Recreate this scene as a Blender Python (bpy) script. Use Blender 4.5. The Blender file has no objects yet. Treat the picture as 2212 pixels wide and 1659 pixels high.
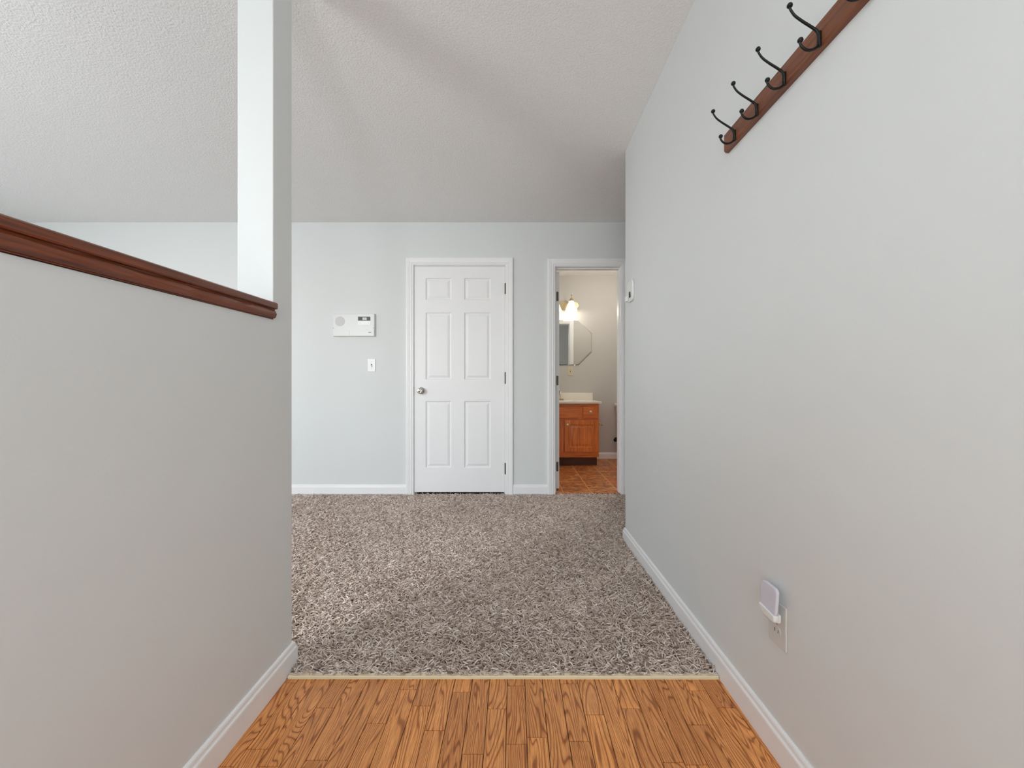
import bpy, bmesh, math, random
import numpy as np
from mathutils import Vector

random.seed(7)
S = bpy.context.scene
COL = S.collection
PI = math.pi

# ------------------------------------------------------------------ camera
F = 885.0                      # focal length in pixels of a 2212 px wide frame
VX, VY = 1111.0, 833.0         # vanishing point
CZ = 0.99                      # camera height
cam_d = bpy.data.cameras.new('camera')
cam = bpy.data.objects.new('camera', cam_d); COL.objects.link(cam)
cam.location = (0, 0, CZ); cam.rotation_euler = (PI/2, 0, 0)
cam_d.sensor_width = 36; cam_d.lens = 36*F/2212
cam_d.shift_x = -(VX-1106)/2212; cam_d.shift_y = (VY-829.5)/2212
cam_d.clip_start = 0.02
S.camera = cam

# ------------------------------------------------------------------ colour management
S.view_settings.view_transform = 'Standard'
S.view_settings.look = 'None'
S.view_settings.exposure = -0.14
S.view_settings.gamma = 1.0
S.view_settings.use_curve_mapping = False

# ------------------------------------------------------------------ world (daylight sky outside)
W = bpy.data.worlds.new('sky'); S.world = W; W.use_nodes = True
nt = W.node_tree; nt.nodes.clear()
sky = nt.nodes.new('ShaderNodeTexSky'); sky.sky_type = 'NISHITA'; sky.sun_disc = False
sky.sun_elevation = math.radians(40); sky.sun_rotation = math.radians(200)
bg = nt.nodes.new('ShaderNodeBackground'); bg.inputs['Strength'].default_value = 0.25
wo = nt.nodes.new('ShaderNodeOutputWorld')
nt.links.new(sky.outputs[0], bg.inputs['Color']); nt.links.new(bg.outputs[0], wo.inputs['Surface'])

# ------------------------------------------------------------------ room constants
XL, XLo = -0.782, -0.899       # half wall faces (entry side / living room side)
XR, XRo = 0.705, 0.82          # right wall faces
YB, YBb = 3.678, 3.80          # back wall faces
YC0, YC1 = 1.329, 1.441        # post of the half wall
YR = 2.603                     # end of right wall
YT = 1.383                     # end of wooden floor
YF = -1.30                     # front wall (behind the camera)
YL = -0.30                      # front wall of the living room
XLL = -4.6                     # far wall of living room
XHH = 2.7                      # far wall of hall
CT = 0.02                      # carpet level
def ceil_z(y): return 2.456 + (YB-y)*0.02

# daylight through the windows of the front wall, each light fills its window
S.cycles.max_bounces = 16; S.cycles.diffuse_bounces = 14; S.cycles.glossy_bounces = 6
S.cycles.sample_clamp_indirect = 6.0
def window_light(name, x, z, w, h, power, col=(1, 1, 1), tilt=18):
    l = bpy.data.lights.new(name, 'AREA'); l.shape = 'RECTANGLE'; l.size = w; l.size_y = h
    l.energy = power; l.color = col
    o = bpy.data.objects.new(name, l); COL.objects.link(o)
    o.location = (x, YF-0.26, z); o.rotation_euler = (PI/2+math.radians(tilt), 0, 0)   # faces +Y, into the room, a little upwards like light off sunny ground
    return o
SIDELIGHT = (-0.53, 1.15, 0.22, 1.75)   # x, z, width, height
DOORLITE = (0.12, 1.10, 0.60, 1.70)
LIVWIN1 = (-2.70, 1.50, 1.05, 1.45)
DAY = (0.93, 0.97, 1.0)
window_light('daylight_sidelight', *SIDELIGHT, 21, DAY, tilt=46)
window_light('daylight_door_fill', *DOORLITE, 10, (.84, .94, 1.0), tilt=0)  # door glass made taller and its light cooler to fill the entry walls
for nm, pw, tl in (('daylight_living_sky', 104, -40), ('daylight_living_ground', 18, 42)):
    window_light(nm, *LIVWIN1, pw, DAY, tilt=tl).location.y = YL-0.26
FILLWIN = (1.35, 1.45, 2.3, 1.35)       # unseen window added in the far left wall for fill: y, z, width, height
sw_ = window_light('fill_daylight_side', 0, 0, FILLWIN[2], FILLWIN[3], 20, DAY)
sw_.location = (XLL-.26, FILLWIN[0], FILLWIN[1]); sw_.rotation_euler = (PI/2+math.radians(15), 0, -PI/2)

# ------------------------------------------------------------------ materials
def srgb(r, g, b):
    def f(c):
        c /= 255.0
        return c/12.92 if c <= 0.04045 else ((c+0.055)/1.055)**2.4
    return (f(r), f(g), f(b), 1)

class Mat:
    def __init__(s, name, color=(.8, .8, .8, 1), rough=.5, metal=0, spec=.5):
        s.m = bpy.data.materials.new(name); s.m.use_nodes = True
        s.t = s.m.node_tree; s.b = s.t.nodes['Principled BSDF']
        s.b.inputs['Base Color'].default_value = (*color[:3], 1)
        s.b.inputs['Roughness'].default_value = rough
        s.b.inputs['Metallic'].default_value = metal
        s.b.inputs['Specular IOR Level'].default_value = spec
    def n(s, typ, **kw):
        nd = s.t.nodes.new(typ)
        for k, v in kw.items():
            if k in nd.inputs: nd.inputs[k].default_value = v
            else: setattr(nd, k, v)
        return nd
    def l(s, a, b): s.t.links.new(a, b)
    def coords(s, scale=(1, 1, 1), kind='Object'):
        tc = s.n('ShaderNodeTexCoord'); mp = s.n('ShaderNodeMapping')
        mp.inputs['Scale'].default_value = scale
        s.l(tc.outputs[kind], mp.inputs['Vector']); return mp.outputs[0]
    def noise(s, vec, scale, detail=2, rough=.5, dist=0):
        nd = s.n('ShaderNodeTexNoise'); s.l(vec, nd.inputs['Vector'])
        nd.inputs['Scale'].default_value = scale; nd.inputs['Detail'].default_value = detail
        nd.inputs['Roughness'].default_value = rough; nd.inputs['Distortion'].default_value = dist
        return nd.outputs['Fac']
    def ramp(s, fac, stops, interp='LINEAR'):
        r = s.n('ShaderNodeValToRGB'); r.color_ramp.interpolation = interp
        e = r.color_ramp.elements
        while len(e) < len(stops): e.new(0.5)
        for i, (p, c) in enumerate(stops):
            e[i].position = p; e[i].color = c if len(c) == 4 else (*c, 1)
        s.l(fac, r.inputs[0]); return r.outputs[0]
    def mix(s, fac, a, b, mode='MIX'):
        m = s.n('ShaderNodeMix', data_type='RGBA', blend_type=mode)
        for sock, v in ((m.inputs[0], fac), (m.inputs[6], a), (m.inputs[7], b)):
            if hasattr(v, 'is_linked'): s.l(v, sock)
            else: sock.default_value = v if not isinstance(v, tuple) else (*v[:3], 1)
        return m.outputs[2]
    def math(s, op, a, b=None, c=None):
        m = s.n('ShaderNodeMath', operation=op)
        for i, v in enumerate((a, b, c)):
            if v is None: continue
            if hasattr(v, 'is_linked'): s.l(v, m.inputs[i])
            else: m.inputs[i].default_value = v
        return m.outputs[0]
    def bump(s, h, strength=.3, dist=.002):
        b = s.n('ShaderNodeBump'); b.inputs['Strength'].default_value = strength
        b.inputs['Distance'].default_value = dist
        s.l(h, b.inputs['Height']); s.l(b.outputs[0], s.b.inputs['Normal'])
    def base(s, c): s.l(c, s.b.inputs['Base Color'])

def paint(name, c, rough=.55, bump=.12, scale=160, var=.03):
    M = Mat(name, c, rough, spec=.35)
    v = M.coords()
    n1 = M.noise(v, 1.7, 3)
    d = tuple(x*(1-var) for x in c[:3])+(1,)
    M.base(M.mix(n1, d, c))
    M.bump(M.noise(v, scale, 3, .55), bump, .0012)
    return M.m

m_wall = paint('wall_paint', (0.715, 0.738, 0.736, 1), .6, .22, 130)
m_wall_bath = paint('bath_wall_paint', (0.53, 0.52, 0.50, 1), .6, .15, 130)
m_trim = paint('white_trim_paint', (0.86, 0.865, 0.87, 1), .32, .04, 60, .01)
m_door = paint('white_door_paint', (0.86, 0.865, 0.87, 1), .38, .06, 90, .01)

# popcorn ceiling
M = Mat('textured_ceiling', (0.66, 0.655, 0.65, 1), .9, spec=.1)
v = M.coords()
a = M.noise(v, 130, 4, .62, .6)
vo = M.n('ShaderNodeTexVoronoi', feature='SMOOTH_F1'); M.l(v, vo.inputs['Vector']); vo.inputs['Scale'].default_value = 125
h = M.math('SUBTRACT', a, M.math('MULTIPLY', vo.outputs['Distance'], .55))
M.base(M.ramp(a, [(.30, (.87, .87, .865)), (.62, (.92, .92, .915))]))
M.bump(h, .65, .0045)
m_ceiling = M.m

# red-brown stained wood (cap rail, coat rack)
def stained(name, lo, hi, axis, rough=.35, sc=1.0, kind='Object'):
    M = Mat(name, hi, rough)
    s3 = [22*sc]*3; s3[axis] = 1.6*sc
    v = M.coords(tuple(s3), kind)
    n1 = M.noise(v, 1.6, 5, .6, .9)
    s4 = [150*sc]*3; s4[axis] = 5*sc
    n2 = M.noise(M.coords(tuple(s4), kind), 1.0, 2)
    c = M.ramp(n1, [(.30, lo), (.72, hi)])
    M.base(M.mix(.35, c, M.ramp(n2, [(.35, tuple(x*.55 for x in lo[:3])), (.65, hi)])))
    M.bump(n2, .12, .0006)
    return M.m
m_cap = stained('stained_cap_wood', srgb(66, 32, 20)[:3], srgb(144, 74, 42)[:3], 1, .38)
m_rack = stained('stained_rack_wood', srgb(100, 56, 36)[:3], srgb(142, 86, 54)[:3], 1, .35)
m_vanity = stained('vanity_oak', srgb(186, 84, 32)[:3], srgb(250, 150, 74)[:3], 2, .35, 1.0)
m_vanity_h = stained('vanity_oak_across', srgb(186, 84, 32)[:3], srgb(246, 144, 68)[:3], 0, .35, 1.0)

m_toe_shade = stained('toe_kick_painted_shade', srgb(70, 40, 26)[:3], srgb(104, 62, 40)[:3], 0, .6)  # shade of the toe recess put into a darker wood colour
m_iron = Mat('blackened_iron', srgb(38, 40, 38), .38, .7).m
m_nickel = Mat('satin_nickel', (0.62, 0.60, 0.55, 1), .18, 1).m
m_hinge = Mat('dull_steel', (0.32, 0.31, 0.29, 1), .4, .9).m
m_hinge_dark = Mat('aged_brass_hinge', (0.11, 0.095, 0.075, 1), .45, .7).m
m_brass = Mat('pale_brass', (0.62, 0.52, 0.33, 1), .25, 1).m
m_black = Mat('black_plastic', (0.02, 0.02, 0.02, 1), .4).m
m_dark = Mat('dark_gap', (0.03, 0.028, 0.025, 1), .8).m
m_whiteplastic = Mat('white_plastic', (0.78, 0.79, 0.78, 1), .35).m
m_panelplastic = Mat('ivory_panel_plastic', (0.70, 0.71, 0.70, 1), .35).m
m_grille = Mat('grille_plastic', (0.60, 0.60, 0.61, 1), .5).m
m_lcd = Mat('grey_display', (0.42, 0.46, 0.43, 1), .2).m
m_mark = Mat('grey_print', (0.09, 0.09, 0.10, 1), .5).m
m_cream = Mat('cream_plastic', (0.60, 0.54, 0.38, 1), .4).m
m_almond = Mat('almond_plastic', (0.64, 0.63, 0.60, 1), .4).m
m_diffuser = Mat('milky_lavender_diffuser', (0.66, 0.66, 0.74, 1), .3).m
m_diffuser.node_tree.nodes['Principled BSDF'].inputs['Subsurface Weight'].default_value = .2
m_diffuser.node_tree.nodes['Principled BSDF'].inputs['Subsurface Scale'].default_value = .01
m_porcelain = Mat('white_porcelain', (0.80, 0.78, 0.74, 1), .12).m
m_marble = Mat('cultured_marble', (0.80, 0.76, 0.69, 1), .2).m
m_mirror = Mat('mirror_silver', (0.86, 0.87, 0.86, 1), .01, 1).m
m_mirror_edge = Mat('mirror_bevel', (0.45, 0.46, 0.42, 1), .15, .8).m
m_acrylic = Mat('clear_acrylic', (0.9, 0.9, 0.88, 1), .1).m
m_glass = Mat('window_glass', (0.9, 0.93, 0.93, 1), .02).m
m_glass.node_tree.nodes['Principled BSDF'].inputs['Transmission Weight'].default_value = 1.0

M = Mat('lit_glass_shade', (0.95, 0.93, 0.88, 1), .4)
M.b.inputs['Emission Color'].default_value = (1.0, .90, .74, 1)
M.b.inputs['Emission Strength'].default_value = 1.35
m_shade = M.m

# oak strip floor: boards carry their own UV shift
M = Mat('oak_strip_floor', (0.4, 0.2, 0.08, 1), .34, spec=.4)
uv = M.n('ShaderNodeUVMap', uv_map='boards')
def mapped(sc):
    mp = M.n('ShaderNodeMapping'); mp.inputs['Scale'].default_value = sc
    M.l(uv.outputs[0], mp.inputs['Vector']); return mp.outputs[0]
big = M.noise(mapped((13, 1.5, 1)), 1.0, 1.5, .45, .25)
rings = M.math('SINE', M.math('MULTIPLY', big, 190.0))
rings01 = M.math('MULTIPLY_ADD', rings, .5, .5)
fine = M.noise(mapped((420, 9, 1)), 1.0, 3, .6)
pores = M.noise(mapped((900, 26, 1)), 1.0, 1, .5)
patch = M.noise(mapped((14, 3, 1)), 1.0, 2, .5)
ringsh = M.math('POWER', rings01, 1.5)
rings_w = M.math('MULTIPLY', ringsh, M.ramp(patch, [(.25, (.55,)*3), (.7, (1,)*3)]))
light = srgb(242, 168, 100); mid = srgb(216, 136, 70); dark = srgb(140, 74, 32)
c1 = M.mix(rings_w, light, mid)
c2 = M.mix(M.ramp(fine, [(.40, (0, 0, 0)), (.66, (1, 1, 1))]), c1, dark)
c3 = M.mix(.55, c1, c2)
c4 = M.mix(M.ramp(rings01, [(.80, (0, 0, 0)), (.99, (.72,)*3)]), c3, srgb(136, 74, 32))
c5 = M.mix(M.ramp(pores, [(.60, (0, 0, 0)), (.72, (.6,)*3)]), c4, srgb(92, 46, 22))
at = M.n('ShaderNodeAttribute', attribute_name='tone')
tone = M.ramp(at.outputs['Fac'], [(0, (.84, .80, .78)), (.5, (.97, .96, .96)), (1, (1.08, 1.07, 1.02))])
M.base(M.mix(1.0, c5, tone, 'MULTIPLY'))
M.bump(fine, .10, .0005)
m_oak = M.m

# slate look sheet vinyl of the bathroom
M = Mat('slate_look_tile', (0.25, 0.12, 0.06, 1), .38)
v = M.coords()
TS = 0.255
mp = M.n('ShaderNodeMapping'); mp.inputs['Location'].default_value = (0.315/TS, -0.32, 0); mp.inputs['Scale'].default_value = (1/TS, 1/TS, 1)
M.l(v, mp.inputs['Vector'])
sep = M.n('ShaderNodeSeparateXYZ'); M.l(mp.outputs[0], sep.inputs[0])
def edge(s):
    f = M.math('FRACT', s); return M.math('MINIMUM', f, M.math('SUBTRACT', 1.0, f))
e = M.math('MINIMUM', edge(sep.outputs[0]), edge(sep.outputs[1]))
grout = M.math('LESS_THAN', e, .02)
fl = M.n('ShaderNodeVectorMath', operation='FLOOR'); M.l(mp.outputs[0], fl.inputs[0])
wn = M.n('ShaderNodeTexWhiteNoise'); M.l(fl.outputs[0], wn.inputs['Vector'])
off = M.n('ShaderNodeVectorMath', operation='ADD'); M.l(mp.outputs[0], off.inputs[0]); M.l(wn.outputs['Color'], off.inputs[1])
st = M.n('ShaderNodeMapping'); st.inputs['Scale'].default_value = (1, 2.2, 1); M.l(off.outputs[0], st.inputs['Vector'])
n1 = M.noise(st.outputs[0], 2.6, 7, .74, 1.8)
c = M.ramp(n1, [(.36, srgb(60, 32, 24)), (.44, srgb(130, 66, 36)), (.50, srgb(214, 124, 58)), (.535, srgb(140, 76, 50)), (.60, srgb(250, 196, 128)), (.68, srgb(160, 86, 46))])
n2 = M.noise(st.outputs[0], 1.1, 2)
c = M.mix(M.ramp(n2, [(.55, (0, 0, 0)), (.72, (.6,)*3)]), c, srgb(92, 74, 72))
M.base(M.mix(grout, c, srgb(222, 154, 92)))
m_slate = M.m

# carpet yarn
M = Mat('taupe_carpet_yarn', (0.3, 0.26, 0.23, 1), .9, spec=.1)
at = M.n('ShaderNodeAttribute', attribute_name='tone')
M.base(M.ramp(at.outputs['Fac'], [(0, srgb(132, 110, 96)), (.3, srgb(190, 169, 155)), (.65, srgb(226, 208, 195)), (1, srgb(250, 239, 229))]))
M.b.inputs['Sheen Weight'].default_value = .25
m_yarn = M.m
M = Mat('taupe_carpet_backing', (0.2, 0.16, 0.14, 1), .95, spec=.05)
v = M.coords()
n1 = M.noise(v, 190, 3, .6)
M.base(M.ramp(n1, [(.35, srgb(92, 77, 68)), (.62, srgb(150, 133, 122))]))
M.bump(n1, .8, .006)
m_backing = M.m
m_strip = Mat('beige_underlay_edge', srgb(232, 220, 186), .6).m

# ------------------------------------------------------------------ mesh helpers (world coordinates in, local coordinates stored)
def wloc(o):
    v = Vector(o.location); p = o.parent
    while p: v += Vector(p.location); p = p.parent
    return v

def obj(name, bm, mat, parent=None, smooth=False, bevel=0, seg=2, angle=40):
    bmesh.ops.recalc_face_normals(bm, faces=bm.faces[:])
    me = bpy.data.meshes.new(name)
    vs = [v.co for v in bm.verts]
    lo = Vector((min(v.x for v in vs), min(v.y for v in vs), min(v.z for v in vs)))
    hi = Vector((max(v.x for v in vs), max(v.y for v in vs), max(v.z for v in vs)))
    org = Vector(((lo.x+hi.x)/2, (lo.y+hi.y)/2, lo.z))
    bmesh.ops.translate(bm, vec=-org, verts=bm.verts[:])
    bm.to_mesh(me); bm.free()
    o = bpy.data.objects.new(name, me); COL.objects.link(o)
    for m in (mat if isinstance(mat, (list, tuple)) else [mat]): me.materials.append(m)
    if parent is not None:
        o.parent = parent; o.location = org - wloc(parent)
    else: o.location = org
    if smooth:
        for p in me.polygons: p.use_smooth = True
    if bevel:
        b = o.modifiers.new('bevel', 'BEVEL'); b.width = bevel; b.segments = seg
        b.limit_method = 'ANGLE'; b.angle_limit = math.radians(angle)
        for p in me.polygons: p.use_smooth = True
        w = o.modifiers.new('wn', 'WEIGHTED_NORMAL'); w.keep_sharp = True
    return o

def thing(name, loc, label, cat, group=None):
    o = bpy.data.objects.new(name, None); COL.objects.link(o); o.location = loc
    o.empty_display_size = .05
    o['label'] = label; o['category'] = cat
    if group: o['group'] = group
    return o
def tag(o, label, cat, group=None, kind=None):
    o['label'] = label; o['category'] = cat
    if group: o['group'] = group
    if kind: o['kind'] = kind
    return o
def struct(o, label=None):
    o['kind'] = 'structure'
    if label: o['label'] = label
    return o

def box(bm, x0, x1, y0, y1, z0, z1, mi=0):
    vs = [bm.verts.new((x, y, z)) for x in (x0, x1) for y in (y0, y1) for z in (z0, z1)]
    for q in ((0, 1, 3, 2), (4, 6, 7, 5), (0, 4, 5, 1), (2, 3, 7, 6), (0, 2, 6, 4), (1, 5, 7, 3)):
        f = bm.faces.new([vs[i] for i in q]); f.material_index = mi
    return bm
def B(*a, mi=0): return box(bmesh.new(), *a, mi=mi)

def prism(bm, pts, axis, a0, a1, mi=0):
    """polygon pts (u,v) extruded along axis 0/1/2 from a0 to a1; (u,v) are the remaining axes in order"""
    def mk(p, a):
        c = [0, 0, 0]; r = [i for i in range(3) if i != axis]
        c[r[0]], c[r[1]], c[axis] = p[0], p[1], a; return bm.verts.new(c)
    A = [mk(p, a0) for p in pts]; Bv = [mk(p, a1) for p in pts]
    fs = [bm.faces.new(A), bm.faces.new(Bv[::-1])]
    n = len(pts)
    for i in range(n): fs.append(bm.faces.new((A[i], A[(i+1) % n], Bv[(i+1) % n], Bv[i])))
    for f in fs: f.material_index = mi
    return bm

def lathe(bm, prof, origin, axis=(0, 0, 1), n=24, sx=1.0):
    """prof: list of (radius, height) along axis from origin"""
    ax = Vector(axis).normalized()
    t = Vector((1, 0, 0)) if abs(ax.x) < .9 else Vector((0, 1, 0))
    u = (t - ax*t.dot(ax)).normalized(); w = ax.cross(u)
    o = Vector(origin); rings = []
    for r, h in prof:
        if r < 1e-6: rings.append([bm.verts.new(o+ax*h)])
        else: rings.append([bm.verts.new(o+ax*h+(u*math.cos(2*PI*i/n)*sx+w*math.sin(2*PI*i/n))*r) for i in range(n)])
    for a, b in zip(rings, rings[1:]):
        for i in range(n):
            j = (i+1) % n
            if len(a) == 1 and len(b) == 1: continue
            if len(a) == 1: bm.faces.new((a[0], b[i], b[j]))
            elif len(b) == 1: bm.faces.new((a[i], a[j], b[0]))
            else: bm.faces.new((a[i], a[j], b[j], b[i]))
    if len(rings[0]) > 1: bm.faces.new(rings[0][::-1])
    if len(rings[-1]) > 1: bm.faces.new(rings[-1])
    return bm

def catmull(pts, k=6):
    P = [Vector(p) for p in pts]; P = [2*P[0]-P[1]]+P+[2*P[-1]-P[-2]]
    out = []
    for i in range(1, len(P)-2):
        p0, p1, p2, p3 = P[i-1:i+3]
        for j in range(k):
            t = j/k
            out.append(.5*((2*p1)+(-p0+p2)*t+(2*p0-5*p1+4*p2-p3)*t*t+(-p0+3*p1-3*p2+p3)*t**3))
    out.append(P[-2]); return out

def tube(bm, pts, r, n=10, cap=True):
    """r: number or list"""
    P = [Vector(p) for p in pts]; R = r if isinstance(r, (list, tuple)) else [r]*len(P)
    T = [(P[min(i+1, len(P)-1)]-P[max(i-1, 0)]).normalized() for i in range(len(P))]
    t0 = Vector((0, 1, 0)) if abs(T[0].y) < .9 else Vector((1, 0, 0))
    u = (t0-T[0]*t0.dot(T[0])).normalized(); rings = []
    for p, t, rr in zip(P, T, R):
        u = (u-t*u.dot(t)).normalized(); w = t.cross(u)
        rings.append([bm.verts.new(p+(u*math.cos(2*PI*i/n)+w*math.sin(2*PI*i/n))*rr) for i in range(n)])
    for a, b in zip(rings, rings[1:]):
        for i in range(n):
            j = (i+1) % n; bm.faces.new((a[i], a[j], b[j], b[i]))
    if cap: bm.faces.new(rings[0][::-1]); bm.faces.new(rings[-1])
    return bm

def sphere(bm, c, r, sz=1.0, n=16, m=10):
    return lathe(bm, [(r*math.sin(PI*i/m), -r*sz*math.cos(PI*i/m)) for i in range(m+1)], c, n=n)

def sweep_plan(prof, path, side):
    """moulding: prof (out, z) swept along plan path [(x,y)] with mitres; side +1 = to the left of travel"""
    bm = bmesh.new(); n = len(path); rows = []
    for i, p in enumerate(path):
        d = []
        if i > 0: d.append((Vector(path[i])-Vector(path[i-1])).normalized())
        if i < n-1: d.append((Vector(path[i+1])-Vector(path[i])).normalized())
        ns = [Vector((-q.y, q.x))*side for q in d]
        if len(ns) == 2:
            m = (ns[0]+ns[1]).normalized(); m = m/max(.2, m.dot(ns[0]))
        else: m = ns[0]
        rows.append([bm.verts.new((p[0]+m.x*o, p[1]+m.y*o, z)) for o, z in prof])
    k = len(prof)
    for a, b in zip(rows, rows[1:]):
        for i in range(k): bm.faces.new((a[i], a[(i+1) % k], b[(i+1) % k], b[i]))
    bm.faces.new(rows[0]); bm.faces.new(rows[-1][::-1])
    return bm

BASE = [(0, 0), (.0135, 0), (.0135, .062), (.0125, .066), (.0095, .069), (.0085, .073), (.0085, .078), (.0065, .083), (.003, .086), (0, .086)]
def baseprof(z0, h=.086): return [(o, z0+z*h/.086) for o, z in BASE]

def casing(name, x0, x1, z0, z1, y, out=-1, mat=None, parent=None, w=.066, prof=None):
    """door trim swept in the XZ plane round an opening; out=-1 points to the camera"""
    prof = prof or [(0, 0), (0, .009), (.004, .011), (.012, .011), (.018, .0145), (.026, .0135), (.040, .016), (.055, .0175), (.063, .0165), (.066, .013), (.066, 0)]
    prof = [(a*w/.066, b) for a, b in prof]
    bm = bmesh.new(); k = len(prof); rows = []
    for fx, fz in (('l', z0), ('l', None), ('r', None), ('r', z0)):
        row = []
        for a, b in prof:
            X = x0-a if fx == 'l' else x1+a
            Z = z0 if fz is not None else z1+a
            row.append(bm.verts.new((X, y+out*b, Z)))
        rows.append(row)
    for a, b in zip(rows, rows[1:]):
        for i in range(k-1): bm.faces.new((a[i], a[i+1], b[i+1], b[i]))
        bm.faces.new((a[k-1], a[0], b[0], b[k-1]))
    bm.faces.new(rows[0]); bm.faces.new(rows[-1][::-1])
    return obj(name, bm, mat or m_trim, parent)

def panel_slab(bm, x0, x1, z0, z1, yf, thick, panels, prof, to=None):
    """slab in the XZ plane, front at yf (towards -Y); panels recessed by profile rings (inset, depth).
    to: optional function (x, y, z) -> coords to turn the slab"""
    to = to or (lambda x, y, z: (x, y, z))
    xs = sorted({x0, x1, *[p[0] for p in panels], *[p[1] for p in panels]})
    zs = sorted({z0, z1, *[p[2] for p in panels], *[p[3] for p in panels]})
    for side, y, sg in ((0, yf, 1), (1, yf+thick, -1)):
        G = {(x, z): bm.verts.new(to(x, y, z)) for x in xs for z in zs}
        for i in range(len(xs)-1):
            for j in range(len(zs)-1):
                cx, cz = (xs[i]+xs[i+1])/2, (zs[j]+zs[j+1])/2
                if any(p[0] < cx < p[1] and p[2] < cz < p[3] for p in panels): continue
                bm.faces.new([G[(xs[i], zs[j])], G[(xs[i+1], zs[j])], G[(xs[i+1], zs[j+1])], G[(xs[i], zs[j+1])]])
        for p in panels:
            cur = None
            for ins, dep in prof:
                q = [(p[0]+ins, p[2]+ins), (p[1]-ins, p[2]+ins), (p[1]-ins, p[3]-ins), (p[0]+ins, p[3]-ins)]
                ring = [G[(a, b)] if ins == 0 else bm.verts.new(to(a, y+sg*dep, b)) for a, b in q]
                if cur:
                    for i in range(4): bm.faces.new((cur[i], cur[(i+1) % 4], ring[(i+1) % 4], ring[i]))
                cur = ring
            bm.faces.new(cur)
        if side == 0: F0 = G
        else: F1 = G
    for (a, b) in [((xs[i], z), (xs[i+1], z)) for z in (z0, z1) for i in range(len(xs)-1)] + [((x, zs[j]), (x, zs[j+1])) for x in (x0, x1) for j in range(len(zs)-1)]:
        bm.faces.new((F0[a], F0[b], F1[b], F1[a]))
    return bm

def rrect(x0, x1, z0, z1, r, n=5):
    pts = []
    for cx, cz, a0 in ((x1-r, z1-r, 0), (x0+r, z1-r, 90), (x0+r, z0+r, 180), (x1-r, z0+r, 270)):
        for i in range(n+1):
            a = math.radians(a0+90*i/n); pts.append((cx+r*math.cos(a), cz+r*math.sin(a)))
    return pts

def px(x, y, D): return ((x-VX)*D/F, CZ-(y-VY)*D/F)

# ------------------------------------------------------------------ the shell
# entry floor: boards
def build_oak():
    bw = .0587; x_ref = -.0235
    joints_px = [(709, 1529), (816, 1562.6), (690, 1642.5), (887, 1489), (914, 1525), (942, 1578), (994, 1495), (624, 1475),
                 (1023, 1629), (1075.6, 1531.5), (1115, 1481.5), (1161, 1593), (1231, 1477), (1363.6, 1531), (1504, 1492),
                 (1504, 1566), (1454, 1647), (1569, 1529)]
    J = {}
    for x, y in joints_px:
        D = F*CZ/(y-VY); X = (x-VX)*D/F
        J.setdefault(math.floor((X-x_ref)/bw), []).append(D)
    verts, faces, uvs, tones = [], [], [], []
    rnd = random.Random(3)
    i0 = math.floor((XL-x_ref)/bw); i1 = math.floor((XR-x_ref)/bw)
    for i in range(i0, i1+1):
        xa = max(XL, x_ref+i*bw); xb = min(XR, x_ref+(i+1)*bw)
        if xb-xa < .002: continue
        js = sorted(J.get(i, []))
        y = js[0] if js else 1.25-rnd.random()*.2
        ys = [YT]+js[::-1]
        if not js: ys.append(y)
        y = ys[-1]
        while y > YF:
            y -= rnd.choice((.22, .30, .38, .45, .28, .52)); ys.append(max(y, YF))
        if len(ys) > 2 and not js and rnd.random() < .5: ys.pop(1)
        for a, b in zip(ys, ys[1:]):
            if a-b < .004: continue
            g = .0006; k = len(verts)
            P = ((xa+g, b+g), (xb-g, b+g), (xb-g, a-g), (xa+g, a-g))
            c = .0011
            Pi = ((xa+g+c*.5, b+g+c*.5), (xb-g-c*.5, b+g+c*.5), (xb-g-c*.5, a-g-c*.5), (xa+g+c*.5, a-g-c*.5))
            verts += [(p[0], p[1], -.003) for p in P] + [(p[0], p[1], 0) for p in Pi]
            ox, oy = rnd.random()*9, rnd.random()*9; fl = rnd.choice((1, -1))
            faces.append((k+4, k+5, k+6, k+7)); uvs.append([(ox+p[0]-xa, oy+fl*p[1]) for p in Pi])
            for q in range(4):
                r = (q+1) % 4
                faces.append((k+q, k+r, k+4+r, k+4+q)); uvs.append([(ox+p[0]-xa, oy+fl*p[1]) for p in (P[q], P[r], Pi[r], Pi[q])])
            t = rnd.random(); tones += [t]*5
    me = bpy.data.meshes.new('floor_entry'); me.from_pydata(verts, [], faces)
    ul = me.uv_layers.new(name='boards')
    k = 0
    for f in uvs:
        for u in f: ul.data[k].uv = u; k += 1
    at = me.attributes.new('tone', 'FLOAT', 'FACE')
    at.data.foreach_set('value', tones)
    me.materials.append(m_oak)
    o = bpy.data.objects.new('floor', me); COL.objects.link(o)
    return struct(o, 'orange-brown oak strip floor of the entry, below the carpet edge')
oak = build_oak()
sub = struct(obj('floor', B(XLL, XHH, YF, 5.6, -.12, -.0035), m_dark))
bathfloor = struct(obj('floor', B(.03, 2.0, YB+.01, 5.45, -.003, CT), m_slate), 'rust and brown slate-look bathroom floor')
struct(obj('floor', B(-.07, .03, YBb, 5.45, -.003, CT), m_dark))
struct(obj('floor', B(XLL, XL, YF, YT, -.003, .004), m_backing))

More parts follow.
